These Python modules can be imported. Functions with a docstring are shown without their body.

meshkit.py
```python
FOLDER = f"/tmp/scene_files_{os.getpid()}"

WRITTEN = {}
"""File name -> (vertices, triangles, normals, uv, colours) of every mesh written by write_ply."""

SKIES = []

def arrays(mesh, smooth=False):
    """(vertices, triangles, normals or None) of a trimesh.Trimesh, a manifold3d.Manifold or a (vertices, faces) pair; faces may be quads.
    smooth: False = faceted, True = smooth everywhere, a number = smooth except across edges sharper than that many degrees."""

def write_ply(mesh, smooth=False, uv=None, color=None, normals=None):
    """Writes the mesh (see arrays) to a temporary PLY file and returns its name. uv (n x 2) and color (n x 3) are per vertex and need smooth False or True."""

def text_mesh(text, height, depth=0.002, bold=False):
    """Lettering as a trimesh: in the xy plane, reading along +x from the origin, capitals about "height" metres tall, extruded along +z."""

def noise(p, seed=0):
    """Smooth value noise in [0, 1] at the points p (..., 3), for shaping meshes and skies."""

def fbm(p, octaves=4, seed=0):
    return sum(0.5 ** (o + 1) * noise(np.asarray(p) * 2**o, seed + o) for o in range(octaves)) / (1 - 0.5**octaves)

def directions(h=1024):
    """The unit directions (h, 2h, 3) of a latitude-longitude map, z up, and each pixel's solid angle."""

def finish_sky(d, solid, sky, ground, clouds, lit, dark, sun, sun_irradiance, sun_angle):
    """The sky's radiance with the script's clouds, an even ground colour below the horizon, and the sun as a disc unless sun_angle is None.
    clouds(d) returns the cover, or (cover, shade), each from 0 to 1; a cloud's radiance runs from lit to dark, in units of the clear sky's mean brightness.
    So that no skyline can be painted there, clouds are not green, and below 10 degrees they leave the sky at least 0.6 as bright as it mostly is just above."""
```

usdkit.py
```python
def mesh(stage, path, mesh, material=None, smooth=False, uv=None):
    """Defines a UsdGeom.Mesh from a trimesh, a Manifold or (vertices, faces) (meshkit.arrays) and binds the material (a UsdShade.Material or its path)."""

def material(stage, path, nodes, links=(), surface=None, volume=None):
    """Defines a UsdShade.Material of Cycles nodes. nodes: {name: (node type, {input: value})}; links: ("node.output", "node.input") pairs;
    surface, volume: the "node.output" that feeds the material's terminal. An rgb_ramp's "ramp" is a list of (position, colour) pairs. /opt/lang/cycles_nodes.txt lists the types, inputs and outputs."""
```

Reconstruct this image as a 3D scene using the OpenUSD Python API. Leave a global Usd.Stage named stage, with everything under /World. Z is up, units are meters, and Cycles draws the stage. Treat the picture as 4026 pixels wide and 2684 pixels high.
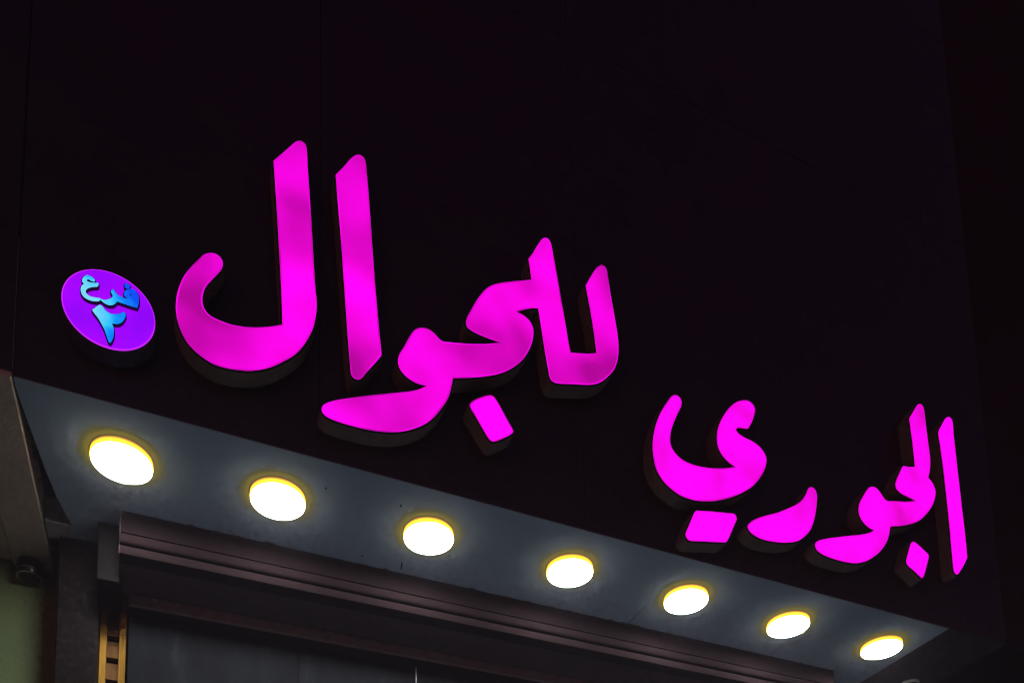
import math, random
import numpy as np, trimesh, usdkit, meshkit
from shapely.geometry import Polygon, box as rect
from pxr import Usd, UsdGeom, UsdLux, UsdShade, Gf, Sdf

stage = Usd.Stage.CreateInMemory()
UsdGeom.SetStageUpAxis(stage, UsdGeom.Tokens.z)
UsdGeom.SetStageMetersPerUnit(stage, 1.0)
UsdGeom.Xform.Define(stage, '/World')
UsdGeom.Scope.Define(stage, '/World/Looks')

# ------------------------------------------------------------------ camera
EYE = 1.6
cam = UsdGeom.Camera.Define(stage, '/World/camera')
right = (0.9230094344, -0.3838875826, -0.0261516335)
down = (0.0225037070, 0.1217066893, -0.9923109719)
fwd = (0.3841186889, 0.9153238802, 0.1209753161)
cam.AddTransformOp().Set(Gf.Matrix4d(*right, 0, *[-a for a in down], 0, *[-a for a in fwd], 0, 0, 0, EYE, 1))
cam.CreateHorizontalApertureAttr(36.0)
cam.CreateVerticalApertureAttr(36.0 * 682 / 1024)
cam.CreateFocalLengthAttr(28.815)
cam.CreateVerticalApertureOffsetAttr(22.884)      # the verticals of the photograph are upright: a shifted lens
cam.CreateClippingRangeAttr(Gf.Vec2f(0.05, 2000))
cam.CreateExposureAttr(0.0)

# ------------------------------------------------------------------ night sky
dome = UsdLux.DomeLight.Define(stage, '/World/sky')
dome.GetPrim().SetCustomDataByKey('kind', 'structure')
SKY = usdkit.material(stage, '/World/Looks/night_sky', {
    's': ('sky_texture', {'sky_type': 'single_scattering', 'sun_disc': False, 'sun_elevation': 0.02, 'sun_rotation': -2.5}),
    't': ('mix_color', {'blend_type': 'multiply', 'fac': 1.0, 'b': (.78, .46, .95), 'use_clamp': False}),
    'b': ('background_shader', {'strength': 0.05})},
    [('s.color', 't.a'), ('t.result', 'b.color')], surface='b.background')
UsdShade.MaterialBindingAPI.Apply(dome.GetPrim()).Bind(SKY)
OUTLINES = {
 'lam': [[2704,33209],[2893,33492],[3084,33778],[3239,34012],[3315,34129],[3390,34248],[3457,34344],[3500,34393],[3547,34436],[3594,34467],[3641,34488],[3689,34497],[3732,34494],[3774,34475],[3813,34443],[3843,34401],[3865,34343],[3878,34274],[3886,34201],[3900,33948],[3915,33617],[3931,33287],[3964,32772],[4004,32169],[4041,31566],[4080,30874],[4118,30150],[4151,29549],[4170,29226],[4190,28904],[4208,28630],[4225,28462],[4245,28295],[4258,28142],[4259,28026],[4254,27907],[4245,27787],[4231,27654],[4213,27515],[4191,27379],[4167,27252],[4139,27125],[4104,26999],[4061,26866],[4011,26731],[3957,26598],[3896,26459],[3830,26318],[3757,26181],[3676,26044],[3587,25910],[3492,25782],[3388,25662],[3276,25548],[3164,25439],[3058,25334],[2950,25232],[2840,25137],[2716,25042],[2586,24950],[2454,24867],[2308,24786],[2155,24709],[2010,24646],[1883,24603],[1757,24571],[1632,24544],[1507,24519],[1382,24499],[1259,24486],[1133,24478],[1009,24476],[888,24487],[762,24516],[637,24559],[519,24610],[411,24666],[308,24731],[212,24803],[123,24880],[41,24965],[-34,25060],[-104,25172],[-167,25296],[-222,25424],[-266,25551],[-303,25684],[-332,25816],[-351,25940],[-364,26068],[-370,26200],[-369,26334],[-362,26472],[-349,26607],[-330,26738],[-304,26870],[-273,27002],[-236,27141],[-194,27282],[-143,27421],[-82,27561],[-12,27699],[61,27836],[140,27973],[222,28109],[299,28231],[357,28328],[416,28425],[479,28507],[548,28570],[622,28621],[693,28657],[758,28676],[822,28681],[881,28675],[933,28655],[980,28623],[1020,28582],[1054,28533],[1079,28475],[1092,28408],[1089,28332],[1072,28248],[1046,28164],[1003,28071],[949,27973],[894,27877],[834,27779],[771,27679],[712,27580],[658,27486],[606,27390],[562,27298],[531,27215],[506,27130],[487,27046],[472,26957],[463,26866],[461,26778],[466,26691],[478,26607],[496,26534],[517,26477],[545,26426],[579,26382],[623,26335],[676,26291],[735,26258],[810,26233],[896,26216],[983,26204],[1099,26192],[1228,26183],[1358,26183],[1483,26195],[1609,26217],[1736,26243],[1862,26273],[1990,26308],[2117,26348],[2248,26397],[2378,26452],[2503,26507],[2614,26561],[2726,26619],[2827,26674],[2903,26719],[2979,26766],[3056,26813],[3050,27136],[3044,27459],[3035,27782],[3018,28146],[2996,28529],[2973,28912],[2949,29352],[2922,29819],[2896,30278],[2870,30716],[2844,31156],[2818,31579],[2792,31988],[2765,32398],[2742,32732],[2730,32891],[2717,33050]],
 'alef': [[4914,33664],[5010,33817],[5106,33971],[5200,34127],[5299,34303],[5398,34485],[5490,34638],[5560,34735],[5636,34825],[5709,34892],[5772,34927],[5835,34941],[5892,34938],[5941,34917],[5983,34879],[6016,34829],[6039,34767],[6052,34693],[6060,34615],[6094,34180],[6137,33591],[6176,33003],[6211,32418],[6244,31816],[6277,31235],[6309,30696],[6343,30159],[6377,29650],[6409,29205],[6442,28763],[6477,28322],[6516,27852],[6557,27372],[6598,26893],[6530,26775],[6463,26659],[6394,26543],[6277,26361],[6143,26155],[6033,25985],[5985,25900],[5937,25815],[5891,25741],[5848,25685],[5800,25634],[5749,25598],[5690,25582],[5628,25580],[5573,25592],[5530,25620],[5494,25661],[5469,25711],[5451,25787],[5441,25878],[5434,25971],[5413,26225],[5389,26552],[5366,26881],[5324,27521],[5275,28302],[5229,29035],[5194,29616],[5160,30200],[5125,30750],[5091,31237],[5053,31724],[5020,32160],[4995,32489],[4970,32819],[4949,33106],[4937,33292],[4926,33478]],
 'joined': [[15246,33209],[15334,33384],[15421,33560],[15512,33735],[15609,33918],[15710,34101],[15803,34252],[15871,34340],[15949,34422],[16022,34480],[16086,34504],[16147,34506],[16201,34492],[16247,34464],[16286,34421],[16312,34367],[16332,34262],[16345,34131],[16358,33999],[16385,33761],[16418,33475],[16453,33190],[16491,32921],[16533,32653],[16571,32392],[16607,32140],[16641,31887],[16670,31666],[16687,31521],[16702,31374],[16711,31225],[16714,31052],[16711,30868],[16701,30691],[16684,30532],[16659,30370],[16623,30210],[16576,30049],[16517,29887],[16446,29734],[16361,29596],[16262,29463],[16159,29335],[16057,29211],[15951,29090],[15838,28979],[15714,28880],[15582,28790],[15448,28713],[15301,28648],[15146,28593],[14992,28543],[14755,28471],[14485,28394],[14247,28326],[14077,28273],[13909,28220],[13769,28185],[13691,28177],[13617,28181],[13554,28198],[13504,28227],[13464,28270],[13436,28323],[13407,28446],[13382,28605],[13358,28764],[13321,28992],[13280,29254],[13241,29518],[13203,29809],[13165,30118],[13128,30421],[13093,30704],[13056,30987],[13020,31271],[12934,31242],[12847,31213],[12760,31178],[12666,31133],[12568,31080],[12472,31023],[12353,30946],[12225,30859],[12098,30771],[12198,30754],[12297,30737],[12391,30710],[12480,30670],[12563,30622],[12634,30562],[12691,30492],[12736,30410],[12768,30323],[12784,30233],[12786,30137],[12781,30037],[12767,29916],[12743,29784],[12711,29651],[12669,29514],[12617,29374],[12557,29235],[12481,29075],[12392,28906],[12297,28748],[12196,28608],[12087,28476],[11972,28349],[11839,28213],[11696,28078],[11548,27953],[11391,27837],[11228,27729],[11063,27631],[10866,27526],[10655,27423],[10452,27330],[10274,27252],[10096,27180],[9919,27111],[9731,27041],[9539,26971],[9349,26901],[9330,26797],[9312,26693],[9291,26589],[9262,26449],[9228,26296],[9187,26147],[9139,26015],[9082,25884],[9020,25754],[8941,25606],[8853,25451],[8758,25300],[8656,25149],[8548,25001],[8436,24863],[8326,24741],[8209,24626],[8088,24521],[7947,24413],[7796,24310],[7653,24219],[7531,24147],[7408,24082],[7285,24025],[7147,23969],[7004,23918],[6861,23872],[6721,23834],[6581,23801],[6443,23773],[6289,23747],[6129,23725],[5971,23708],[5814,23697],[5659,23691],[5505,23689],[5329,23687],[5149,23689],[4988,23695],[4866,23705],[4748,23721],[4647,23743],[4577,23772],[4514,23812],[4466,23855],[4440,23895],[4425,23944],[4420,23997],[4427,24055],[4446,24117],[4476,24173],[4538,24242],[4619,24315],[4703,24380],[4808,24449],[4926,24518],[5045,24583],[5205,24664],[5385,24752],[5566,24839],[5787,24945],[6029,25059],[6273,25172],[6516,25281],[6762,25389],[6995,25492],[7208,25585],[7421,25678],[7609,25765],[7737,25831],[7865,25903],[7983,25977],[8079,26049],[8173,26128],[8267,26207],[8151,26198],[8035,26189],[7924,26190],[7816,26207],[7712,26234],[7615,26271],[7525,26316],[7442,26371],[7370,26432],[7314,26497],[7267,26571],[7231,26649],[7209,26728],[7197,26814],[7197,26903],[7210,26998],[7234,27096],[7267,27195],[7319,27311],[7382,27434],[7443,27559],[7507,27705],[7572,27859],[7634,27999],[7684,28106],[7737,28213],[7794,28308],[7851,28385],[7916,28456],[7984,28515],[8056,28558],[8131,28590],[8206,28611],[8281,28624],[8357,28627],[8428,28619],[8503,28593],[8578,28554],[8650,28509],[8717,28456],[8782,28398],[8839,28353],[8878,28333],[8921,28320],[8967,28318],[9060,28334],[9176,28364],[9292,28395],[9485,28447],[9717,28510],[9950,28580],[10172,28653],[10395,28732],[10621,28817],[10856,28913],[11097,29017],[11340,29121],[11190,29118],[11042,29115],[10897,29115],[10759,29119],[10622,29125],[10494,29135],[10377,29149],[10261,29166],[10161,29187],[10088,29208],[10018,29236],[9964,29275],[9930,29326],[9909,29390],[9902,29461],[9910,29544],[9931,29636],[9960,29728],[10004,29836],[10059,29952],[10113,30068],[10169,30193],[10228,30323],[10289,30453],[10355,30586],[10425,30721],[10499,30854],[10577,30986],[10659,31116],[10745,31236],[10832,31340],[10926,31438],[11025,31527],[11154,31626],[11298,31725],[11445,31817],[11607,31907],[11777,31993],[11940,32073],[12084,32144],[12228,32214],[12368,32282],[12498,32346],[12628,32411],[12759,32475],[12751,32546],[12744,32617],[12737,32688],[12725,32796],[12712,32919],[12698,33041],[12683,33154],[12667,33265],[12651,33377],[12715,33482],[12780,33587],[12841,33694],[12916,33843],[12996,34011],[13072,34164],[13136,34285],[13203,34406],[13265,34508],[13311,34573],[13363,34634],[13417,34678],[13475,34702],[13535,34709],[13586,34698],[13633,34663],[13674,34608],[13706,34545],[13731,34452],[13751,34343],[13768,34232],[13796,34062],[13828,33864],[13859,33667],[13897,33424],[13938,33158],[13978,32891],[14016,32612],[14054,32326],[14094,32041],[14142,31718],[14193,31380],[14241,31058],[14282,30760],[14321,30463],[14356,30214],[14379,30080],[14404,29947],[14429,29814],[14536,29839],[14642,29864],[14750,29892],[14893,29936],[15050,29987],[15204,30040],[15344,30093],[15485,30150],[15626,30207],[15619,30311],[15611,30415],[15602,30519],[15581,30749],[15553,31032],[15523,31314],[15486,31607],[15445,31907],[15408,32174],[15378,32369],[15347,32563],[15318,32745],[15294,32899],[15270,33054]],
 'dot': [[10043,26126],[10112,26202],[10203,26288],[10298,26368],[10430,26462],[10578,26559],[10703,26634],[10767,26666],[10832,26692],[10892,26704],[10942,26701],[10987,26685],[11025,26658],[11090,26584],[11164,26484],[11233,26381],[11316,26247],[11404,26096],[11493,25946],[11596,25785],[11701,25622],[11773,25495],[11779,25457],[11770,25412],[11749,25370],[11694,25306],[11618,25234],[11539,25166],[11387,25048],[11205,24914],[11058,24812],[11002,24778],[10944,24752],[10890,24739],[10840,24743],[10795,24759],[10758,24787],[10689,24869],[10610,24979],[10533,25091],[10450,25218],[10364,25354],[10278,25487],[10187,25617],[10093,25744],[10024,25847],[10002,25889],[9985,25936],[9981,25983],[9991,26031],[10012,26081]],
 'yaa': [[19426,29576],[19487,29590],[19547,29592],[19600,29580],[19649,29552],[19693,29509],[19726,29460],[19747,29406],[19757,29346],[19756,29281],[19741,29205],[19715,29123],[19683,29041],[19635,28939],[19576,28829],[19519,28718],[19464,28604],[19408,28487],[19355,28370],[19301,28247],[19248,28122],[19201,28001],[19163,27893],[19130,27785],[19102,27677],[19080,27563],[19063,27448],[19055,27344],[19055,27264],[19064,27187],[19081,27114],[19106,27041],[19140,26971],[19182,26907],[19244,26837],[19318,26769],[19399,26708],[19485,26656],[19578,26613],[19678,26579],[19801,26554],[19938,26537],[20079,26528],[20229,26526],[20386,26531],[20546,26543],[20719,26565],[20900,26594],[21082,26631],[21279,26679],[21484,26735],[21691,26799],[21916,26878],[22151,26968],[22387,27058],[22283,27094],[22178,27131],[22079,27174],[21978,27232],[21879,27300],[21791,27372],[21717,27446],[21651,27527],[21597,27612],[21557,27697],[21527,27788],[21507,27884],[21496,27988],[21494,28098],[21499,28209],[21510,28322],[21527,28437],[21553,28554],[21589,28676],[21634,28800],[21687,28925],[21750,29056],[21821,29190],[21896,29323],[21972,29452],[22053,29581],[22136,29705],[22220,29820],[22309,29933],[22405,30043],[22511,30152],[22624,30257],[22736,30348],[22843,30418],[22954,30478],[23061,30528],[23159,30569],[23258,30602],[23349,30618],[23430,30614],[23502,30594],[23566,30566],[23620,30532],[23666,30490],[23702,30441],[23727,30386],[23743,30324],[23745,30257],[23727,30163],[23695,30055],[23658,29946],[23609,29821],[23552,29686],[23489,29555],[23422,29434],[23348,29315],[23274,29195],[23231,29174],[23188,29153],[23145,29138],[23069,29126],[22979,29117],[22893,29103],[22815,29083],[22736,29058],[22671,29027],[22636,28993],[22609,28949],[22582,28905],[22634,28858],[22686,28811],[22745,28773],[22835,28740],[22940,28713],[23049,28690],[23169,28676],[23297,28667],[23420,28649],[23548,28617],[23675,28576],[23788,28528],[23877,28476],[23958,28414],[24027,28349],[24084,28284],[24133,28212],[24170,28140],[24192,28074],[24203,28003],[24204,27927],[24190,27826],[24163,27712],[24127,27597],[24075,27471],[24010,27339],[23938,27208],[23852,27071],[23756,26931],[23654,26794],[23547,26657],[23434,26522],[23311,26394],[23167,26265],[23010,26139],[22850,26018],[22682,25897],[22508,25779],[22336,25668],[22169,25567],[22001,25472],[21832,25383],[21648,25293],[21459,25208],[21278,25134],[21116,25075],[20956,25025],[20796,24980],[20619,24934],[20437,24892],[20263,24860],[20104,24842],[19948,24833],[19800,24832],[19663,24835],[19529,24846],[19402,24868],[19270,24909],[19139,24963],[19015,25021],[18900,25080],[18789,25145],[18689,25215],[18602,25290],[18523,25372],[18451,25459],[18384,25549],[18323,25644],[18272,25744],[18233,25852],[18203,25965],[18180,26081],[18161,26213],[18148,26352],[18141,26487],[18138,26607],[18141,26730],[18150,26855],[18166,26996],[18190,27145],[18218,27296],[18253,27447],[18292,27600],[18339,27754],[18393,27913],[18455,28075],[18523,28236],[18601,28405],[18688,28577],[18778,28744],[18872,28909],[18972,29072],[19061,29212],[19120,29302],[19184,29390],[19247,29462],[19303,29510],[19365,29549]],
 'dots': [[20162,24370],[20220,24399],[20286,24417],[20351,24431],[20580,24482],[20880,24546],[21183,24608],[21488,24667],[21795,24724],[22029,24766],[22094,24776],[22158,24783],[22211,24777],[22248,24752],[22275,24715],[22294,24676],[22310,24636],[22320,24593],[22315,24547],[22280,24458],[22226,24350],[22172,24241],[22105,24104],[22031,23953],[21961,23813],[21901,23694],[21840,23575],[21788,23477],[21757,23424],[21724,23372],[21688,23330],[21650,23303],[21607,23285],[21565,23272],[21337,23219],[21032,23153],[20729,23087],[20412,23016],[20091,22945],[19851,22897],[19789,22892],[19731,22898],[19681,22916],[19637,22950],[19601,22997],[19575,23044],[19563,23083],[19560,23126],[19566,23171],[19587,23233],[19619,23304],[19652,23374],[19710,23497],[19780,23643],[19850,23790],[19919,23938],[19988,24087],[20048,24208],[20080,24266],[20117,24324]],
 'raa': [[26532,27220],[26579,27261],[26637,27298],[26694,27323],[26752,27332],[26810,27329],[26861,27313],[26908,27279],[26951,27231],[26982,27176],[27005,27103],[27018,27018],[27020,26930],[27008,26804],[26983,26659],[26956,26513],[26924,26357],[26887,26194],[26845,26029],[26796,25864],[26742,25697],[26680,25534],[26609,25378],[26530,25223],[26440,25078],[26341,24951],[26229,24829],[26111,24714],[25986,24602],[25854,24495],[25724,24404],[25604,24337],[25479,24281],[25353,24233],[25189,24176],[25007,24120],[24827,24073],[24635,24034],[24437,24002],[24248,23976],[24076,23955],[23905,23940],[23743,23935],[23592,23943],[23445,23962],[23313,23988],[23203,24021],[23100,24063],[23015,24111],[22954,24164],[22905,24228],[22875,24291],[22868,24343],[22879,24402],[22906,24460],[22961,24531],[23037,24608],[23119,24679],[23235,24766],[23371,24859],[23511,24945],[23675,25034],[23853,25122],[24032,25210],[24225,25303],[24425,25399],[24626,25501],[24831,25617],[25039,25740],[25233,25859],[25397,25960],[25561,26065],[25715,26174],[25856,26291],[25990,26415],[26107,26535],[26193,26641],[26269,26751],[26333,26852],[26378,26932],[26418,27014],[26453,27084],[26475,27131],[26499,27177]],
 'joined2': [[33472,32977],[33587,33143],[33702,33310],[33811,33468],[33910,33618],[34009,33769],[34097,33892],[34155,33957],[34222,34019],[34288,34062],[34357,34084],[34426,34087],[34481,34072],[34531,34026],[34574,33957],[34601,33880],[34615,33757],[34617,33609],[34618,33461],[34628,33191],[34640,32866],[34653,32550],[34668,32265],[34683,31982],[34697,31723],[34710,31524],[34722,31324],[34720,31120],[34696,30904],[34659,30683],[34614,30482],[34566,30329],[34505,30173],[34444,30018],[34520,29966],[34596,29914],[34662,29854],[34729,29765],[34791,29663],[34836,29564],[34859,29484],[34868,29398],[34862,29308],[34835,29182],[34792,29040],[34736,28897],[34667,28751],[34586,28602],[34492,28455],[34376,28298],[34244,28136],[34104,27978],[33957,27820],[33800,27664],[33629,27519],[33440,27387],[33238,27266],[33032,27156],[32813,27052],[32587,26957],[32360,26870],[32092,26779],[31806,26690],[31521,26601],[31485,26471],[31449,26342],[31407,26212],[31359,26079],[31305,25945],[31239,25811],[31154,25669],[31054,25523],[30945,25381],[30824,25239],[30691,25099],[30550,24964],[30398,24832],[30236,24704],[30077,24588],[29928,24489],[29775,24397],[29619,24316],[29447,24240],[29268,24173],[29089,24118],[28894,24076],[28691,24045],[28491,24023],[28273,24007],[28047,23999],[27825,23999],[27598,24006],[27372,24021],[27175,24045],[27028,24076],[26890,24120],[26782,24172],[26719,24230],[26676,24303],[26655,24378],[26660,24452],[26688,24531],[26740,24604],[26834,24678],[26957,24750],[27084,24813],[27262,24890],[27470,24970],[27678,25047],[27969,25151],[28301,25267],[28625,25378],[28928,25480],[29233,25580],[29502,25673],[29687,25743],[29873,25820],[30041,25896],[30166,25965],[30289,26042],[30411,26119],[30295,26138],[30178,26157],[30071,26187],[29957,26241],[29844,26309],[29746,26385],[29669,26467],[29605,26558],[29559,26654],[29534,26751],[29525,26856],[29531,26965],[29548,27077],[29580,27193],[29626,27310],[29699,27447],[29790,27592],[29885,27738],[29986,27893],[30093,28050],[30192,28182],[30264,28261],[30347,28336],[30432,28393],[30522,28430],[30615,28450],[30702,28455],[30780,28445],[30852,28420],[30915,28385],[30994,28322],[31076,28242],[31157,28163],[31228,28082],[31299,28001],[31402,27956],[31562,27970],[31757,28020],[31953,28071],[32161,28113],[32381,28159],[32604,28213],[32838,28286],[33079,28370],[33321,28455],[33185,28477],[33049,28498],[32914,28520],[32761,28538],[32604,28557],[32464,28586],[32348,28625],[32242,28676],[32162,28736],[32120,28805],[32100,28887],[32098,28975],[32115,29066],[32150,29162],[32193,29259],[32253,29372],[32325,29492],[32397,29613],[32475,29751],[32555,29895],[32625,30012],[32664,30068],[32709,30122],[32753,30177],[32871,30192],[32990,30208],[33110,30229],[33253,30266],[33407,30310],[33561,30355],[33563,30495],[33564,30636],[33564,30776],[33561,31020],[33556,31310],[33547,31599],[33534,31882],[33517,32164],[33502,32417],[33492,32604],[33482,32790]],
 'dot2': [[32967,26198],[33025,26203],[33090,26199],[33149,26185],[33266,26135],[33406,26064],[33541,25992],[33668,25922],[33793,25850],[33888,25786],[33928,25751],[33958,25709],[33966,25659],[33937,25555],[33884,25426],[33829,25297],[33765,25137],[33695,24964],[33632,24813],[33592,24715],[33550,24617],[33506,24530],[33464,24462],[33415,24395],[33365,24353],[33314,24347],[33261,24365],[33213,24389],[33114,24447],[32994,24524],[32872,24597],[32737,24664],[32597,24729],[32486,24793],[32423,24843],[32374,24903],[32353,24977],[32374,25082],[32423,25205],[32475,25330],[32546,25514],[32630,25721],[32703,25892],[32744,25974],[32792,26057],[32839,26122],[32876,26155],[32920,26182]],
 'alef2': [[35480,32848],[35550,33006],[35656,33167],[35763,33325],[35863,33482],[35967,33640],[36064,33771],[36139,33854],[36224,33931],[36308,33982],[36390,33999],[36469,33989],[36533,33961],[36579,33909],[36610,33836],[36626,33755],[36627,33586],[36617,33374],[36610,33163],[36614,32817],[36622,32409],[36630,32001],[36637,31555],[36643,31084],[36650,30614],[36659,30073],[36668,29499],[36679,28936],[36694,28388],[36710,27842],[36719,27350],[36717,26985],[36710,26619],[36703,26253],[36610,26104],[36517,25956],[36419,25809],[36301,25649],[36175,25487],[36068,25353],[36006,25274],[35940,25197],[35876,25144],[35813,25127],[35753,25134],[35704,25156],[35661,25196],[35627,25254],[35610,25319],[35600,25570],[35600,25907],[35602,26245],[35604,26624],[35607,27032],[35609,27442],[35610,27926],[35609,28445],[35606,28947],[35600,29406],[35593,29865],[35582,30307],[35570,30725],[35554,31143],[35539,31518],[35525,31809],[35509,32099],[35497,32351],[35479,32517],[35463,32684]],
 'ayn': [[-2674,26144],[-2668,26127],[-2673,26097],[-2680,26071],[-2688,26055],[-2700,26041],[-2713,26030],[-2736,26017],[-2766,26005],[-2795,25990],[-2831,25970],[-2869,25947],[-2904,25922],[-2933,25899],[-2962,25873],[-2985,25845],[-3003,25812],[-3016,25776],[-3023,25742],[-3023,25712],[-3018,25684],[-3007,25661],[-2985,25634],[-2955,25608],[-2921,25590],[-2879,25582],[-2831,25582],[-2782,25585],[-2733,25595],[-2684,25608],[-2644,25618],[-2625,25619],[-2606,25617],[-2588,25616],[-2605,25587],[-2621,25558],[-2641,25535],[-2674,25516],[-2713,25500],[-2751,25489],[-2796,25480],[-2843,25474],[-2890,25473],[-2938,25478],[-2987,25489],[-3029,25506],[-3063,25531],[-3092,25565],[-3115,25601],[-3131,25640],[-3142,25684],[-3147,25728],[-3145,25772],[-3137,25817],[-3124,25860],[-3102,25899],[-3075,25936],[-3058,25966],[-3059,25982],[-3069,25995],[-3079,26007],[-3092,26020],[-3108,26035],[-3116,26055],[-3115,26089],[-3107,26130],[-3092,26170],[-3067,26215],[-3033,26262],[-3000,26295],[-2967,26307],[-2934,26306],[-2902,26299],[-2867,26287],[-2831,26270],[-2803,26251],[-2787,26233],[-2774,26211],[-2774,26192],[-2793,26180],[-2825,26172],[-2857,26170],[-2885,26180],[-2914,26196],[-2941,26202],[-2967,26192],[-2993,26172],[-3009,26151],[-3012,26128],[-3005,26104],[-2993,26087],[-2970,26078],[-2940,26074],[-2909,26075],[-2866,26082],[-2816,26093],[-2771,26105],[-2735,26121],[-2699,26139]],
 'faraa': [[-2573,25597],[-2532,25604],[-2490,25611],[-2448,25625],[-2400,25649],[-2352,25680],[-2310,25714],[-2279,25747],[-2251,25786],[-2234,25825],[-2230,25860],[-2236,25895],[-2245,25926],[-2262,25951],[-2281,25973],[-2290,25997],[-2278,26027],[-2254,26059],[-2230,26091],[-2206,26055],[-2183,26018],[-2156,25986],[-2127,25959],[-2095,25937],[-2061,25921],[-2009,25908],[-1950,25901],[-1889,25899],[-1806,25906],[-1711,25918],[-1617,25931],[-1611,25950],[-1606,25970],[-1609,25980],[-1650,25973],[-1708,25957],[-1761,25949],[-1799,25956],[-1834,25970],[-1863,25988],[-1883,26006],[-1900,26030],[-1908,26059],[-1903,26097],[-1888,26141],[-1868,26181],[-1840,26219],[-1806,26253],[-1770,26281],[-1733,26299],[-1694,26310],[-1656,26312],[-1619,26301],[-1584,26281],[-1553,26252],[-1528,26214],[-1507,26167],[-1492,26115],[-1482,26055],[-1478,25989],[-1481,25923],[-1491,25858],[-1508,25793],[-1525,25728],[-1578,25725],[-1631,25721],[-1683,25720],[-1755,25721],[-1836,25724],[-1912,25727],[-1985,25731],[-2057,25735],[-2112,25731],[-2128,25713],[-2139,25683],[-2152,25655],[-2176,25623],[-2204,25589],[-2234,25560],[-2266,25538],[-2299,25521],[-2332,25511],[-2369,25509],[-2409,25512],[-2445,25520],[-2476,25534],[-2506,25552],[-2530,25568],[-2545,25577],[-2559,25587]],
 'fahole': [[-1779,26092],[-1772,26111],[-1756,26134],[-1738,26151],[-1721,26155],[-1703,26152],[-1689,26145],[-1680,26134],[-1676,26118],[-1679,26102],[-1693,26088],[-1715,26073],[-1736,26066],[-1754,26069],[-1772,26078]],
 'fadot': [[-1833,26470],[-1808,26460],[-1782,26441],[-1765,26418],[-1764,26390],[-1772,26357],[-1786,26331],[-1807,26314],[-1834,26304],[-1857,26303],[-1876,26316],[-1892,26340],[-1902,26364],[-1903,26387],[-1899,26412],[-1889,26433],[-1874,26451],[-1853,26465]],
 'two': [[-2609,25387],[-2580,25376],[-2550,25365],[-2524,25349],[-2496,25320],[-2467,25285],[-2437,25253],[-2401,25228],[-2363,25206],[-2322,25192],[-2277,25187],[-2229,25191],[-2181,25200],[-2133,25216],[-2085,25239],[-2042,25264],[-2007,25293],[-1974,25327],[-1945,25354],[-1925,25368],[-1906,25379],[-1889,25382],[-1875,25373],[-1863,25356],[-1859,25334],[-1861,25295],[-1870,25248],[-1883,25201],[-1901,25151],[-1923,25099],[-1950,25052],[-1983,25009],[-2021,24970],[-2061,24940],[-2104,24922],[-2149,24912],[-2187,24903],[-2212,24896],[-2238,24886],[-2251,24869],[-2242,24840],[-2220,24804],[-2203,24764],[-2191,24704],[-2181,24634],[-2177,24564],[-2179,24497],[-2187,24429],[-2199,24364],[-2218,24297],[-2242,24232],[-2264,24190],[-2280,24185],[-2295,24200],[-2307,24220],[-2326,24265],[-2348,24327],[-2368,24388],[-2388,24450],[-2408,24513],[-2430,24574],[-2457,24634],[-2488,24693],[-2519,24750],[-2552,24809],[-2587,24868],[-2622,24920],[-2655,24963],[-2691,25002],[-2723,25039],[-2748,25070],[-2772,25101],[-2796,25133],[-2733,25217],[-2671,25302]],
}
# ------------------------------------------------------------------ helpers
LOOK = '/World/Looks/'
names = {}

def numbered(parent, name):
    k = names.get((parent, name), 0)
    names[(parent, name)] = k + 1
    return f'{parent}/{name}' + (f'_{k:03d}' if k else '')

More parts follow.
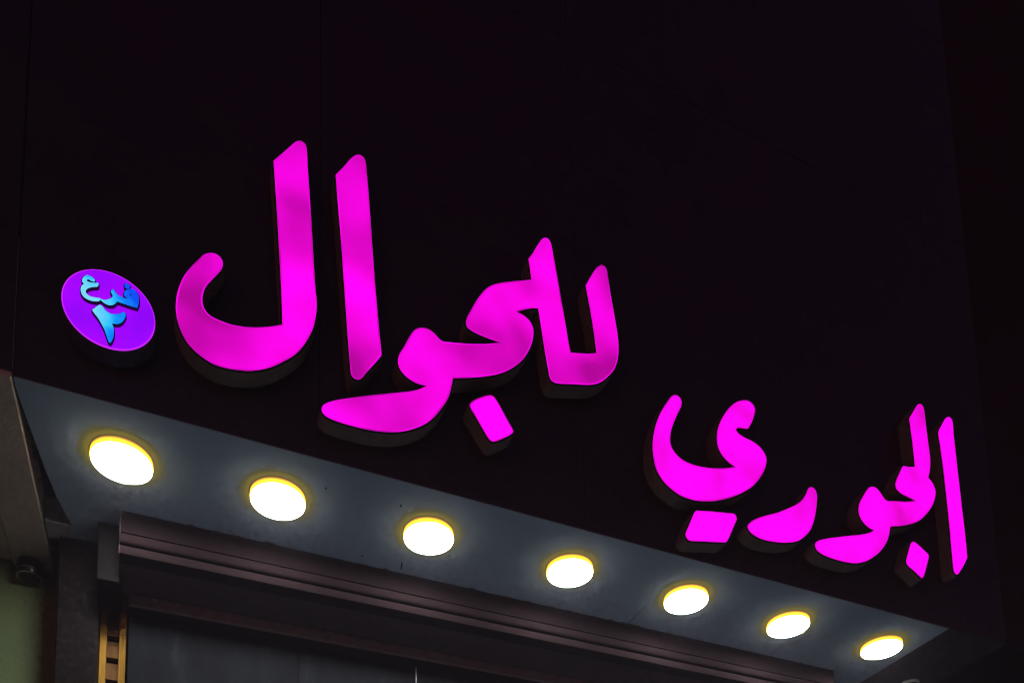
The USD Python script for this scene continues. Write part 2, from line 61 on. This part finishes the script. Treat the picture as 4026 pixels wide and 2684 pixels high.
def tag(prim, label=None, cat=None, group=None, kind=None):
    for k, v in (('label', label), ('category', cat), ('group', group), ('kind', kind)):
        if v:
            prim.SetCustomDataByKey(k, v)
    return prim

def thing(name, label, cat, loc=(0, 0, 0), group=None):
    x = UsdGeom.Xform.Define(stage, numbered('/World', name))
    x.AddTranslateOp().Set(Gf.Vec3d(*map(float, loc)))
    return tag(x.GetPrim(), label, cat, group)

def obj(name, mesh, mat, parent=None, smooth=False, off=None):
    base = str(parent.GetPath()) if parent else '/World'
    if isinstance(mesh, (list, tuple)):
        mesh = trimesh.util.concatenate(list(mesh))
    mesh = mesh.copy()
    if off is not None:
        mesh.apply_translation([-o for o in off])
    return usdkit.mesh(stage, numbered(base, name), mesh, mat, smooth=smooth).GetPrim()

def bx(x0, x1, y0, y1, z0, z1, bev=0.0):
    """A box given by its limits, its edges cut by bev."""
    e = np.array([x1 - x0, y1 - y0, z1 - z0])
    c = np.array([x0 + x1, y0 + y1, z0 + z1]) / 2
    b = min(bev, e.min() * 0.3)
    if b <= 0:
        m = trimesh.creation.box(e)
    else:
        h = e / 2
        p = []
        for s in np.ndindex(2, 2, 2):
            sg = np.array(s) * 2 - 1
            for k in range(3):
                q = sg * (h - b)
                q[k] = sg[k] * h[k]
                p.append(q)
        m = trimesh.convex.convex_hull(np.array(p))
    m.apply_translation(c)
    return m

def plate(poly, y_front, y_back):
    """A polygon drawn in (x, z) made solid between two depths y."""
    parts = []
    for g in getattr(poly, 'geoms', [poly]):
        m = trimesh.creation.extrude_polygon(g, y_back - y_front, engine='earcut')
        v = m.vertices.copy()
        m.vertices = np.stack([v[:, 0], y_back - v[:, 2], v[:, 1]], 1)
        parts.append(m)
    m = trimesh.util.concatenate(parts)
    if m.volume < 0:
        m.invert()
    return m

def slab(poly, z0, z1):
    """A polygon drawn in (x, y) made solid between two heights."""
    parts = []
    for g in getattr(poly, 'geoms', [poly]):
        m = trimesh.creation.extrude_polygon(g, z1 - z0, engine='earcut')
        m.apply_translation([0, 0, z0])
        parts.append(m)
    return trimesh.util.concatenate(parts)

def run(profile, x0, x1):
    """A section drawn in (y, z) run along x."""
    m = trimesh.creation.extrude_polygon(Polygon(profile), x1 - x0, engine='earcut')
    v = m.vertices.copy()
    m.vertices = np.stack([x0 + v[:, 2], v[:, 0], v[:, 1]], 1)
    if m.volume < 0:
        m.invert()
    return m

def lathe(profile, n=64):
    m = trimesh.creation.revolve(np.array(profile, float), sections=n)
    if m.volume < 0:
        m.invert()
    return m

# ------------------------------------------------------------------ materials
def paint(name, c0, c1, rough=0.5, scale=6.0, bump=0.0, bscale=60.0, spec=0.5, metal=0.0, coat=0.0, detail=4, stretch=(1, 1, 1), r1=None):
    n = {'g': ('geometry', {}), 'm': ('mapping', {'scale': stretch}), 'n': ('noise_texture', {'scale': scale, 'detail': detail, 'roughness': 0.6}),
         'c': ('mix_color', {'a': c0, 'b': c1}), 'k': ('map_range', {'from_min': 0.3, 'from_max': 0.7, 'clamp': True}),
         'r': ('map_range', {'from_min': 0.3, 'from_max': 0.7, 'to_min': rough, 'to_max': r1 if r1 is not None else min(1, rough * 1.35), 'clamp': True}),
         'p': ('principled_bsdf', {'specular_ior_level': spec, 'metallic': metal, 'coat_weight': coat})}
    l = [('g.position', 'm.vector'), ('m.vector', 'n.vector'), ('n.fac', 'k.value'), ('k.result', 'c.fac'), ('c.result', 'p.base_color'), ('n.fac', 'r.value'), ('r.result', 'p.roughness')]
    if bump:
        n['bn'] = ('noise_texture', {'scale': bscale, 'detail': 3})
        n['b'] = ('bump', {'strength': bump, 'distance': 0.01})
        l += [('m.vector', 'bn.vector'), ('bn.fac', 'b.height'), ('b.normal', 'p.normal')]
    return usdkit.material(stage, LOOK + name, n, l, surface='p.BSDF')

M = {}
M['asphalt'] = paint('asphalt', (.035, .035, .037), (.06, .058, .056), .8, 3, .6, 90)
M['bounce_paving'] = paint('bounce_paving', (.60, .60, .60), (.72, .72, .71), .55, 2.5, .2, 40)
M['fascia'] = paint('fascia_black', (.024, .013, .022), (.034, .020, .031), .27, 2.2, .03, 7, spec=.5, r1=.42)
M['slab_dark'] = paint('slab_dark', (.09, .085, .08), (.13, .125, .12), .6, 2.5, .2, 40)
M['backing'] = paint('backing_grey', (.02, .02, .02), (.03, .03, .03), .8)
M['soffit'] = paint('soffit_paint', (.315, .405, .54), (.37, .46, .60), .9, 2.5, spec=.05, detail=3)
M['beam'] = paint('beam_plaster', (.56, .42, .35), (.66, .51, .42), .75, 7, .3, 50)
M['trim'] = paint('trim_plaster', (.28, .25, .24), (.35, .32, .30), .7, 7, .2, 50)
M['green'] = paint('green_wall', (.125, .165, .066), (.165, .208, .088), .7, 3, .25, 45)
M['brown'] = paint('brown_aluminium', (.0095, .0048, .0053), (.0135, .0074, .0079), .8, 3, .04, 60, spec=.03, stretch=(.3, 1, 1))
M['brown_dark'] = paint('brown_shadow_board', (.055, .035, .042), (.075, .05, .057), .8, 3, .06, 60, spec=.15, stretch=(.3, 1, 1))
M['frame_brown'] = paint('frame_brown', (.19, .135, .14), (.24, .17, .175), .7, 3, .06, 60, spec=.15, stretch=(.3, 1, 1))
M['shade_grey'] = paint('end_shade_grey', (.07, .062, .072), (.095, .085, .095), .9, 2.5, spec=.05)
M['black_wall'] = paint('black_wall', (.014, .006, .009), (.02, .009, .013), .7, 3)
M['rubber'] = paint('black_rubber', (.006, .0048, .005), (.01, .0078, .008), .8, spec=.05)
M['gold'] = paint('gold_metal', (.24, .105, .012), (.34, .165, .022), .6, 22, .12, 120, spec=.1, stretch=(1, 1, .15))
M['wood'] = paint('brown_slat', (.10, .043, .016), (.15, .068, .026), .7, 30, .15, 90, spec=.05, stretch=(1, 1, .3))
M['black'] = paint('black_plastic', (.008, .008, .008), (.012, .012, .012), .3)
M['chrome'] = paint('chrome', (.6, .6, .62), (.7, .7, .72), .18, metal=1.0)
M['return'] = paint('letter_side', (.19, .135, .12), (.245, .175, .155), .7, 9, .1, 60)
M['lip'] = paint('letter_lip', (.012, .006, .011), (.02, .01, .018), .5)
M['disc_side'] = paint('disc_side', (.05, .035, .07), (.08, .055, .11), .5)
M['dirt'] = paint('dried_sealant', (.03, .028, .028), (.06, .055, .05), .8)
M['door_white'] = paint('lamp_white', (.7, .7, .68), (.75, .75, .73), .4)

# polished dark stone with pale grains
M['stone'] = usdkit.material(stage, LOOK + 'speckled_stone', {
    'g': ('geometry', {}), 'v': ('voronoi_texture', {'scale': 95}), 'n': ('noise_texture', {'scale': 44, 'detail': 8}),
    'a': ('rgb_ramp', {'ramp': [(0.0, (.0045, .003, .003)), (.44, (.0075, .005, .0048)), (.58, (.0105, .007, .0067)), (.76, (.021, .0145, .0135))]}),
    'p': ('principled_bsdf', {'roughness': .5, 'specular_ior_level': .02})},
    [('g.position', 'n.vector'), ('n.fac', 'a.fac'), ('a.color', 'p.base_color')], surface='p.BSDF')

# smoked glass with a dusty film
M['pane'] = usdkit.material(stage, LOOK + 'smoked_pane', {
    'g': ('geometry', {}), 'm': ('mapping', {'scale': (3.0, 1, .8)}), 'n': ('noise_texture', {'scale': 3.2, 'detail': 5, 'roughness': .6}),
    'a': ('rgb_ramp', {'ramp': [(.3, (.0036, .0033, .0043)), (.55, (.0064, .0066, .0083)), (.66, (.012, .0128, .0155)), (.75, (.018, .0195, .023))]}),
    'p': ('principled_bsdf', {'roughness': .7, 'specular_ior_level': .06})},
    [('g.position', 'm.vector'), ('m.vector', 'n.vector'), ('n.fac', 'a.fac'), ('a.color', 'p.base_color')], surface='p.BSDF')

def glowing(name, stops, strength, scale, seed, lo=.30, hi=.70, detail=3, base=(.2, .02, .15)):
    """A translucent lit face: the light modules behind it make it uneven."""
    return usdkit.material(stage, LOOK + name, {
        'g': ('geometry', {}), 'm': ('mapping', {'location': (seed, 0, seed * .37)}),
        'n': ('noise_texture', {'scale': scale, 'detail': detail, 'roughness': .45}),
        'k': ('map_range', {'from_min': lo, 'from_max': hi, 'clamp': True}),
        'r': ('rgb_ramp', {'ramp': stops}),
        'p': ('principled_bsdf', {'base_color': base, 'roughness': .35, 'emission_strength': strength})},
        [('g.position', 'm.vector'), ('m.vector', 'n.vector'), ('n.fac', 'k.value'), ('k.result', 'r.fac'), ('r.color', 'p.emission_color')], surface='p.BSDF')

MAG = [(0, (.42, .0, .30)), (.3, (.66, .0, .50)), (.65, (.90, .0, .74)), (1, (1.0, .0, .98))]
HOT = [(0, (.66, .0, .48)), (.35, (.90, .0, .74)), (.7, (1.0, .0, .97)), (1, (1.0, .0, 1.0))]
FULL = [(0, (1.0, .0, 1.0)), (1, (1.0, .0, 1.0))]
M['magenta'] = glowing('magenta_acrylic', MAG, 1.06, 2.7, 1.3, .33, .66, 2.2)
M['magenta_hot'] = glowing('magenta_acrylic_even', HOT, 1.0, 4.2, 4.1, .32, .62, 2.2)
M['magenta_full'] = glowing('magenta_acrylic_full', FULL, 1.1, 6, 2)
M['magenta_edge'] = glowing('magenta_edge', [(0, (.46, .0, .35)), (.6, (.78, .0, .66)), (1, (.95, .0, .85))], 1.0, 7.0, 5.5)
M['violet'] = glowing('violet_acrylic', [(0, (.27, .0, .92)), (.5, (.34, .0, 1.0)), (1, (.40, .0, 1.0))], 1.0, 9, 3.3)
M['violet_rim'] = glowing('violet_rim', [(0, (.50, .01, .95)), (1, (.68, .02, 1.0))], 1.0, 9, 3.3)
M['cyan'] = usdkit.material(stage, LOOK + 'cyan_acrylic', {
    'g': ('geometry', {}), 'x': ('separate_xyz', {}), 'k': ('map_range', {'from_min': -.27, 'from_max': -.155, 'clamp': True}),
    'n': ('noise_texture', {'scale': 22, 'detail': 3}), 's': ('math', {'math_type': 'multiply_add', 'value2': .8, 'value3': -.46}), 'z1': ('map_range', {'from_min': EYE + 2.565, 'from_max': EYE + 2.635, 'to_max': .55, 'clamp': True}), 'z2': ('map_range', {'from_min': EYE + 2.52, 'from_max': EYE + 2.42, 'to_max': .35, 'clamp': True}), 'zz': ('math', {'math_type': 'add'}), 'a2': ('math', {'math_type': 'add', 'use_clamp': True}), 'a': ('math', {'math_type': 'add'}),
    'r': ('rgb_ramp', {'ramp': [(0, (.20, .70, .95)), (.35, (.03, .56, 1.0)), (.65, (.0, .28, 1.0)), (1, (.0, .08, .9))]}),
    'p': ('principled_bsdf', {'base_color': (.05, .1, .2), 'emission_strength': 1.0})},
    [('g.position', 'x.vector'), ('x.x', 'k.value'), ('g.position', 'n.vector'), ('n.fac', 's.value1'), ('k.result', 'a.value1'), ('s.value', 'a.value2'), ('x.z', 'z1.value'), ('x.z', 'z2.value'), ('z1.result', 'zz.value1'), ('z2.result', 'zz.value2'), ('zz.value', 'a2.value1'), ('a.value', 'a2.value2'), ('a2.value', 'r.fac'), ('r.color', 'p.emission_color')], surface='p.BSDF')
LAMP = 116.0
M['lens'] = usdkit.material(stage, LOOK + 'lamp_lens', {'e': ('emission', {'color': (.88, .97, 1.0), 'strength': LAMP})}, surface='e.emission')
M['rim'] = usdkit.material(stage, LOOK + 'lamp_amber_rim', {
    't': ('texture_coordinate', {}), 'x': ('separate_xyz', {}), 'k': ('map_range', {'from_min': -.026, 'from_max': -.002, 'clamp': True}),
    'r': ('rgb_ramp', {'ramp': [(0, (1.0, .90, .10)), (.3, (1.0, .70, .01)), (.6, (.55, .25, .015)), (.85, (.14, .07, .012)), (1, (.05, .028, .008))]}),
    'p': ('principled_bsdf', {'base_color': (.5, .3, .05), 'roughness': .4, 'emission_strength': 4.5})},
    [('t.object', 'x.vector'), ('x.z', 'k.value'), ('k.result', 'r.fac'), ('r.color', 'p.emission_color')], surface='p.BSDF')

# ------------------------------------------------------------------ measures (metres)
YF = 2.7125            # front of the fascia
YB = 3.239             # front of the shutter box
ZS = EYE + 2.2635      # underside of the soffit
XL, XR = -.50, 4.00    # ends of the fascia
ZTOP = 9.0

# ------------------------------------------------------------------ ground
tag(obj('ground', trimesh.creation.extrude_polygon(rect(-400, -400, 400, 400), .2, engine='earcut'), M['asphalt'], off=(0, 0, .3)), kind='structure')
pv = thing('pavement', None, None)
tag(pv, kind='structure')
rng = random.Random(4)
obj('pavement_bed', bx(-6, 10, -.6, 3.9, -.09, -.02), M['asphalt'], pv)
obj('kerb', bx(-6, 10, -.76, -.603, -.09, .03, .02), M['trim'], pv)
for i in range(20):
    for j in range(8):
        x, y = -6 + .8 * i, -.6 + .56 * j
        obj('paving_slab', bx(x + .004, x + .796, y + .004, y + .556, -.018, .03 + rng.uniform(-.002, .002), .004), M['bounce_paving'] if -.2 < x < 2.2 else M['slab_dark'], pv)  # unseen pale patch added to bounce lamp light onto the middle of the soffit

# ------------------------------------------------------------------ the shop building behind everything
b = thing('shop_building', 'dark shop building rising behind the black sign panels', 'building')
obj('wall', [bx(XL, XR, YF + .06, 4.4, ZS + .32, ZTOP), bx(-1.2, 5.2, 4.0, 4.4, 0, ZS + .30)], M['backing'], b)

# fascia of black panels with open joints
f = thing('sign_fascia', 'black glossy panel fascia carrying the magenta lit letters', 'fascia', (XL, YF, ZS))
xs = [XL, .447, 1.52, 2.60, 3.67, XR]
zs = [ZS + .0035, EYE + 4.62, EYE + 6.9]
for i in range(5):
    for j in range(2):
        obj('panel', bx(xs[i] + (.0008 if i else 0), xs[i + 1] - .0008, YF, YF + .03, zs[j] + (.001 if j else 0), zs[j + 1] - .001, .0015), M['fascia'], f, off=(XL, YF, ZS))
obj('backing_board', bx(XL + .01, XR - .01, YF + .034, YF + .058, ZS + .06, EYE + 6.88), M['backing'], f, off=(XL, YF, ZS))

# ------------------------------------------------------------------ soffit with its slit and its notch
so = thing('soffit', 'pale painted soffit strip holding the seven round downlights', 'soffit', (XL, YF, ZS))
outline = Polygon([(-.499, YF + .0005), (3.58, YF + .0005), (3.58, 3.50), (3.34, 3.50), (3.34, YB), (-.218, YB), (-.218, 3.478), (-.405, 3.478), (-.405, 3.39), (-.437, 3.25), (-.458, 3.115), (-.486, 2.874), (-.499, 2.75)])
slit = Polygon([(2.0325, 2.935), (2.0215, 3.245), (2.0275, 3.245)])
board = outline.difference(slit)
obj('soffit_board', slab(board, ZS, ZS + .003), M['soffit'], so, off=(XL, YF, ZS))
obj('shade_end_board', slab(rect(3.5815, YF + .0005, XR, 3.50), ZS + .0005, ZS + .003), M['shade_grey'], so, off=(XL, YF, ZS))  # soffit fading into the dark past the last lamp, put in as darker colour
obj('slit_backing', bx(1.98, 2.08, 2.9, 3.235, ZS + .006, ZS + .016), M['rubber'], so, off=(XL, YF, ZS))
rr = random.Random(11)
scr = []
for (x, y) in ((.4929, 2.8447), (.7784, 2.8373), (.7014, 3.1822)):
    s = trimesh.creation.cylinder(radius=.0035, height=.003, sections=10)
    s.apply_translation([x, y, ZS - .0012])
    obj('screw', s, M['dirt'], so, off=(XL, YF, ZS))
def lump(x, y, z, sx, sy, sz, seed):
    m = trimesh.creation.icosphere(2)
    m.vertices *= 1 + .5 * (meshkit.noise(m.vertices * 2.1 + seed, seed)[:, None] - .5)
    m.apply_scale([sx, sy, sz])
    m.apply_translation([x, y, z])
    return m
lumps = []
for k in range(34):
    x = rr.uniform(-.1, 3.2)
    lumps.append(lump(x, YB - rr.uniform(0, .005), ZS - rr.uniform(-.001, .002), rr.uniform(.003, .012), rr.uniform(.002, .005), .003, k))
for x, sx in ((.33, .02), (.345, .008), (2.0, .02), (2.03, .03), (2.06, .012), (2.085, .01), (1.93, .01)):
    lumps.append(lump(x, YB - .003, ZS - .001, sx, .007, .005, int(x * 100)))
tag(obj('sealant_blobs', lumps, M['dirt'], so, smooth=True, off=(XL, YF, ZS)), kind='stuff')
# the small crack near the third lamp
obj('scratch', slab(Polygon([(.868, 3.165), (.874, 3.165), (.882, 3.215), (.877, 3.215)]), ZS - .0012, ZS + .001), M['dirt'], so, off=(XL, YF, ZS))

# ------------------------------------------------------------------ shutter box with mouldings, its lip and the panes below
sb = thing('shutter_box', 'dark brown moulded shutter box running below the pale soffit', 'shutter box', (-.217, YB, ZS - .2))
o = (-.217, YB, ZS - .2)
X0, X1 = -.217, 3.33
zt = ZS - .001
def Z(u):
    return EYE + u / 10
obj('frieze', run([(YB, zt), (YB, Z(21.76)), (YB + .012, Z(21.73)), (YB + .10, Z(21.73)), (YB + .10, zt)], X0, X1), M['brown'], sb, off=o)
def roundedge(y0, zhi, zlo, out, n=7):
    """A convex moulding strip standing out from y0."""
    pts = [(y0 + .06, zhi), (y0, zhi)]
    for k in range(n + 1):
        a = math.pi * k / n
        pts.append((y0 - out * math.sin(a) ** .7 if 0 < k < n else y0, zhi - (zhi - zlo) * (1 - math.cos(a)) / 2))
    pts += [(y0, zlo), (y0 + .06, zlo)]
    return [p for i, p in enumerate(pts) if i == 0 or p != pts[i - 1]]
obj('moulding', run(roundedge(YB + .004, Z(21.70), Z(21.28), .016), X0 - .004, X1 + .004), M['brown'], sb, smooth=40, off=o)
obj('moulding', run(roundedge(YB + .004, Z(21.22), Z(20.86), .007), X0 - .002, X1 + .002), M['brown'], sb, smooth=40, off=o)
obj('underside', run([(YB + .03, Z(20.89)), (YB + .03, Z(21.2)), (3.49, Z(21.2)), (3.49, Z(20.82)), (3.40, Z(20.84))], X0, X1), M['brown_dark'], sb, off=o)
obj('end_plate', bx(X0 - .006, X0 - .001, YB + .01, 3.48, Z(20.9), zt, .002), M['brown_dark'], sb, off=o)
obj('return_board', bx(-.302, X0 - .0065, 3.33, 3.545, Z(20.2), ZS - .003, .003), M['rubber'], sb, off=o)
obj('end_plate', bx(X1 + .001, X1 + .006, YB + .01, 3.48, Z(20.9), zt, .002), M['brown_dark'], sb, off=o)

w = thing('shop_window', 'row of smoky grey window panes under the brown shutter box', 'window', (-.20, 3.5, 0))
o = (-.20, 3.5, 0)
obj('head_frame', run([(3.492, Z(20.36)), (3.492, Z(20.80)), (3.497, Z(20.83)), (3.54, Z(20.83)), (3.54, Z(20.36)), (3.50, Z(20.33))], -.197, 3.33), M['frame_brown'], w, off=o)
obj('gasket', bx(-.197, 3.33, 3.51, 3.545, Z(19.98), Z(20.34)), M['rubber'], w, off=o)
px = [-.198, .4895, 1.030, 1.578, 2.13, 2.68, 3.33]
for i in range(6):
    obj('pane', bx(px[i] + .0028, px[i + 1] - .0028, 3.518 + (.003 if i % 2 else 0), 3.530 + (.003 if i % 2 else 0), .08, Z(20.02), .0015), M['pane'], w, off=o)
obj('joint_strip', bx(px[1] - .0025, px[1] + .0025, 3.522, 3.532, .08, Z(19.97)), M['rubber'], w, off=o)
obj('joint_strip', bx(px[2] - .0026, px[2] + .0026, 3.514, 3.534, .08, Z(19.96)), M['trim'], w, off=o)
for k in (3, 4, 5):
    obj('joint_strip', bx(px[k] - .0025, px[k] + .0025, 3.522, 3.532, .08, Z(19.97)), M['rubber'], w, off=o)
obj('bottom_rail', bx(-.197, 3.33, 3.50, 3.545, .03, .08, .003), M['brown'], w, off=o)
obj('joint_clip', [lump(px[1] + .004, 3.517, Z(17.9), .006, .004, .010, 5), lump(px[1] + .002, 3.517, Z(19.55), .006, .004, .022, 9)], M['rubber'], w, off=o)

# ------------------------------------------------------------------ stone column, gold slotted rail
c = thing('stone_column', 'dark speckled stone column between green wall and gold slotted rail', 'column', (-.375, 3.6, 0))
obj('shaft', bx(-.452, -.303, 3.478, 3.98, .03, ZS - .002, .004), M['stone'], c, off=(-.375, 3.6, 0))
obj('top_block', bx(-.498, -.406, 3.40, 3.51, ZS - .001, ZS + .10, .004), M['trim'], c, off=(-.375, 3.6, 0))
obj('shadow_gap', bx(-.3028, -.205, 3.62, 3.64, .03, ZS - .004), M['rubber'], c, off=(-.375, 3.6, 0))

r = thing('slotted_rail', 'gold slotted metal upright beside the stone column', 'rail', (-.253, 3.57, 0))
o = (-.253, 3.57, 0)
TOP = Z(21.3)
obj('side_rail', bx(-.3022, -.2770, 3.55, 3.60, .03, TOP, .002), M['gold'], r, off=o)
obj('side_rail', bx(-.2310, -.2045, 3.55, 3.60, .03, TOP, .002), M['gold'], r, off=o)
obj('back_plate', bx(-.2765, -.2315, 3.597, 3.604, .03, TOP), M['rubber'], r, off=o)
for k in range(36):
    zb = Z(20.15) - .0955 * k
    if zb < .1:
        break
    s = run([(3.561, zb), (3.561, zb + .050), (3.573, zb + .0505), (3.575, zb + .077), (3.590, zb + .077), (3.590, zb)], -.2767, -.2313)
    obj('rung', s, M['wood'], r, off=o)

# ------------------------------------------------------------------ neighbouring shop on the left
p = thing('plaster_beam', 'beige plaster beam end left of the soffit, running back to the spotlight', 'beam', (-.575, YF, ZS))
o = (-.575, YF, ZS)
obj('beam_core', bx(-.652, -.502, YF - .004, 3.75, ZS - .004, ZS + .5, .006), M['beam'], p, off=o)
obj('upright', bx(-.652, -.502, YF - .004, YF + .3, ZS + .503, EYE + 6.9, .004), M['fascia'], p, off=o)
obj('face_cover', bx(-.651, -.503, YF - .008, YF - .0045, ZS + .012, ZS + .502), M['fascia'], p, off=o)
n = thing('neighbour_canopy', 'dark underside of the neighbouring canopy at the left edge', 'canopy', (-1.2, YF, ZS))
obj('canopy_board', bx(-2.6, -.658, YF, 3.76, ZS + .02, ZS + .06, .003), M['beam'], n, off=(-1.2, YF, ZS))
obj('canopy_front', bx(-2.6, -.656, YF - .03, YF - .001, ZS + .01, EYE + 6.9, .003), M['fascia'], n, off=(-1.2, YF, ZS))
q = thing('sky_hiding_wall', 'added black wall hiding the sky past the right end of the sign panels', 'wall', (4.5, YF, 0))
obj('wall_face', [bx(XR + .004, 9.0, YF + .035, YF + .9, ZS + .02, EYE + 7.4, .003), bx(XR + .2, 9.0, 3.62, 3.9, .035, ZS + .018)], M['black_wall'], q, off=(4.5, YF, 0))  # added so the brightened sky stays hidden beyond the fascia
g = thing('green_wall', 'green painted neighbour wall left of the stone column', 'wall', (-1.4, 3.75, 0))
obj('wall_face', bx(-2.6, -.40, 3.755, 3.95, .03, ZS + .3), M['green'], g, off=(-1.4, 3.75, 0))
obj('notch_lid', bx(-.50, -.36, 2.70 + .2, 3.42, ZS + .12, ZS + .14), M['rubber'], so, off=(XL, YF, ZS))

sp = thing('spotlight', 'small black cylinder spotlight under the beige beam end', 'spotlight', (-.585, 3.70, ZS))
obj('housing', lathe([(0, -.004), (.042, -.004), (.047, -.010), (.049, -.05), (.047, -.066), (.043, -.072), (0, -.072)], 40), M['black'], sp, smooth=40)
obj('ring', lathe([(.043, -.073), (.0485, -.073), (.0485, -.077), (.043, -.077), (.043, -.073)], 40), M['chrome'], sp, smooth=40)
obj('ring', lathe([(.0492, -.050), (.0502, -.051), (.0502, -.053), (.0492, -.054), (.0492, -.050)], 40), M['chrome'], sp, smooth=40)
obj('glass', lathe([(0, -.078), (.02, -.0775), (.042, -.0745), (.042, -.0725), (0, -.0725)], 40), M['black'], sp, smooth=40)

d = thing('dome_fixture', 'tiny pale dome fixture on the soffit, at the bottom right edge', 'fixture', (3.86, 3.20, ZS))
obj('base_ring', lathe([(0, 0), (.05, 0), (.05, -.008), (.045, -.012), (0, -.012)], 32), M['door_white'], d, smooth=40)
obj('dome', lathe([(0, -.04), (.015, -.038), (.03, -.030), (.04, -.013), (0, -.013)], 32), M['chrome'], d, smooth=40)

# ------------------------------------------------------------------ thin air volume added to imitate lens veil and glow around the lamps
ADDED_HAZE = usdkit.material(stage, LOOK + 'added_haze', {'v': ('principled_volume', {'color': (1.0, .78, .92), 'density': .0028, 'anisotropy': .1})}, volume='v.volume')
tag(obj('added_haze', bx(-420, 420, -420, 420, -1.5, 9.6), ADDED_HAZE), kind='stuff')

# ------------------------------------------------------------------ seven round downlights
R = .1
where = ['above the stone column at the left end', 'second from left, below the wide letter bowl', 'third from left, below the joined letters',
         'fourth from left, below the gap between words', 'fifth from left, beside the soffit crack', 'sixth from left, below the small letter tail', 'at the right end of the row']
xs_l = [-.202, .332, .925, 1.565, 2.167, 2.765, 3.378]
lens_p = [(0, -.0262), (.06, -.0260), (.09, -.0254), (.0985, -.0243), (.0997, -.0234), (0, -.0232)]
rim_p = [(.0905, -.0005), (.1020, -.0005), (.1018, -.004), (.1012, -.018), (.1004, -.0230), (.0905, -.0230), (.0905, -.0005)]
for i, x in enumerate(xs_l):
    t = thing('downlight', f'round white downlight with amber edge, {where[i]}', 'downlight', (x, 2.9526, ZS), 'downlights along the soffit')
    obj('lens', lathe(lens_p), M['lens'], t, smooth=40)
    obj('rim', lathe(rim_p), M['rim'], t, smooth=40)
    if i == 5:
        obj('clip', lump(.101, .012, -.021, .008, .009, .006, 45), M['rim'], t, smooth=True)

# ------------------------------------------------------------------ the lit letters
def shape(name):
    p = Polygon([(x / 1e4, EYE + z / 1e4) for x, z in OUTLINES[name]])
    return p if p.is_valid else p.buffer(0)
DEPTH = .069

def letter(key, name, label, mat):
    s = shape(key)
    c = s.centroid
    o = (c.x, YF, s.bounds[1])
    t = thing(name, label, 'sign letter', o, 'magenta letters of the shop sign')
    outer = s.buffer(.0045, join_style=1, quad_segs=4)
    inner = s.buffer(-.006)
    ringo = outer.difference(inner)
    obj('side_return', plate(ringo, YF - DEPTH + .004, YF - .001), M['return'], t, off=o)
    obj('edge_trim', plate(outer.buffer(.0008).difference(s.buffer(-.0004)), YF - DEPTH + .0005, YF - DEPTH + .0038), M['lip'], t, off=o)
    core = s.buffer(-.0062, join_style=1)
    obj('lit_face', plate(core, YF - DEPTH - .001, YF - DEPTH + .0035), mat, t, off=o)
    obj('acrylic_edge', plate(s.buffer(-.0006).difference(core.buffer(.0002)), YF - DEPTH - .0004, YF - DEPTH + .0035), M['magenta_edge'], t, off=o)

letter('lam', 'letter_lam', 'large magenta letter with tall stroke and deep bowl, beside the violet disc', M['magenta'])
letter('alef', 'letter_alef', 'large straight magenta stroke standing right of the deep bowled letter', M['magenta'])
letter('joined', 'joined_letters', 'large joined magenta letters with two uprights and a sweeping tail', M['magenta'])
letter('dot', 'letter_dot', 'magenta tilted rectangular dot under the large joined letters', M['magenta_full'])
letter('yaa', 'letter_yaa', 'magenta S-curved letter with wide bowl, left letter of the right word', M['magenta_hot'])
letter('dots', 'letter_double_dot', 'wide magenta slanted bar dot under the S-curved letter', M['magenta_full'])
letter('raa', 'letter_raa', 'small curved magenta letter tail right of the wide bar dot', M['magenta_hot'])
letter('joined2', 'joined_letters', 'small joined magenta letters with one upright, left of the last stroke', M['magenta_hot'])
letter('dot2', 'letter_dot', 'small magenta diamond dot under the small joined letters', M['magenta_full'])
letter('alef2', 'letter_alef', 'thin straight magenta stroke at the far right end of the sign', M['magenta_full'])

# ------------------------------------------------------------------ the round branch disc
ds = thing('disc_sign', 'round violet lit disc with blue Arabic lettering, left of the letters', 'disc sign', (-.2326, YF, EYE + 2.5323))
o = (-.2326, YF, EYE + 2.5323)
from shapely.geometry import Point
from shapely import affinity
NEAR = (YF - DEPTH - .0135) / (YF - DEPTH)     # the lettering stands 13 mm nearer than the disc face
ctr = Point(o[0], o[2])
rad = .1358
full = ctr.buffer(rad, quad_segs=24)
obj('side_return', plate(full.buffer(.002).difference(ctr.buffer(rad - .010, quad_segs=24)), YF - DEPTH + .004, YF - .001), M['disc_side'], ds, off=o)
obj('lit_face', plate(ctr.buffer(rad - .0035, quad_segs=24), YF - DEPTH - .0005, YF - DEPTH + .0036), M['violet'], ds, off=o)
obj('lit_edge', plate(full.difference(ctr.buffer(rad - .0033, quad_segs=24)), YF - DEPTH, YF - DEPTH + .0038), M['violet_rim'], ds, off=o)
LET = .011
for key, nm in (('ayn', 'raised_ayn'), ('faraa', 'raised_faa_raa'), ('fadot', 'raised_dot'), ('two', 'raised_numeral_two')):
    s = shape(key)
    if key == 'faraa':
        s = s.difference(shape('fahole'))
    s = affinity.scale(s, NEAR, NEAR, origin=(0, EYE)).buffer(.0009)
    side = obj(nm, plate(s.buffer(.0028), YF - DEPTH - LET, YF - DEPTH - .0008), M['lip'], ds, off=o)  # dark sides, widened to stand in for the shadow around the lettering
    obj('front', plate(s.buffer(.0002), YF - DEPTH - LET - .0025, YF - DEPTH - LET - .0003), M['cyan'], side, off=o)
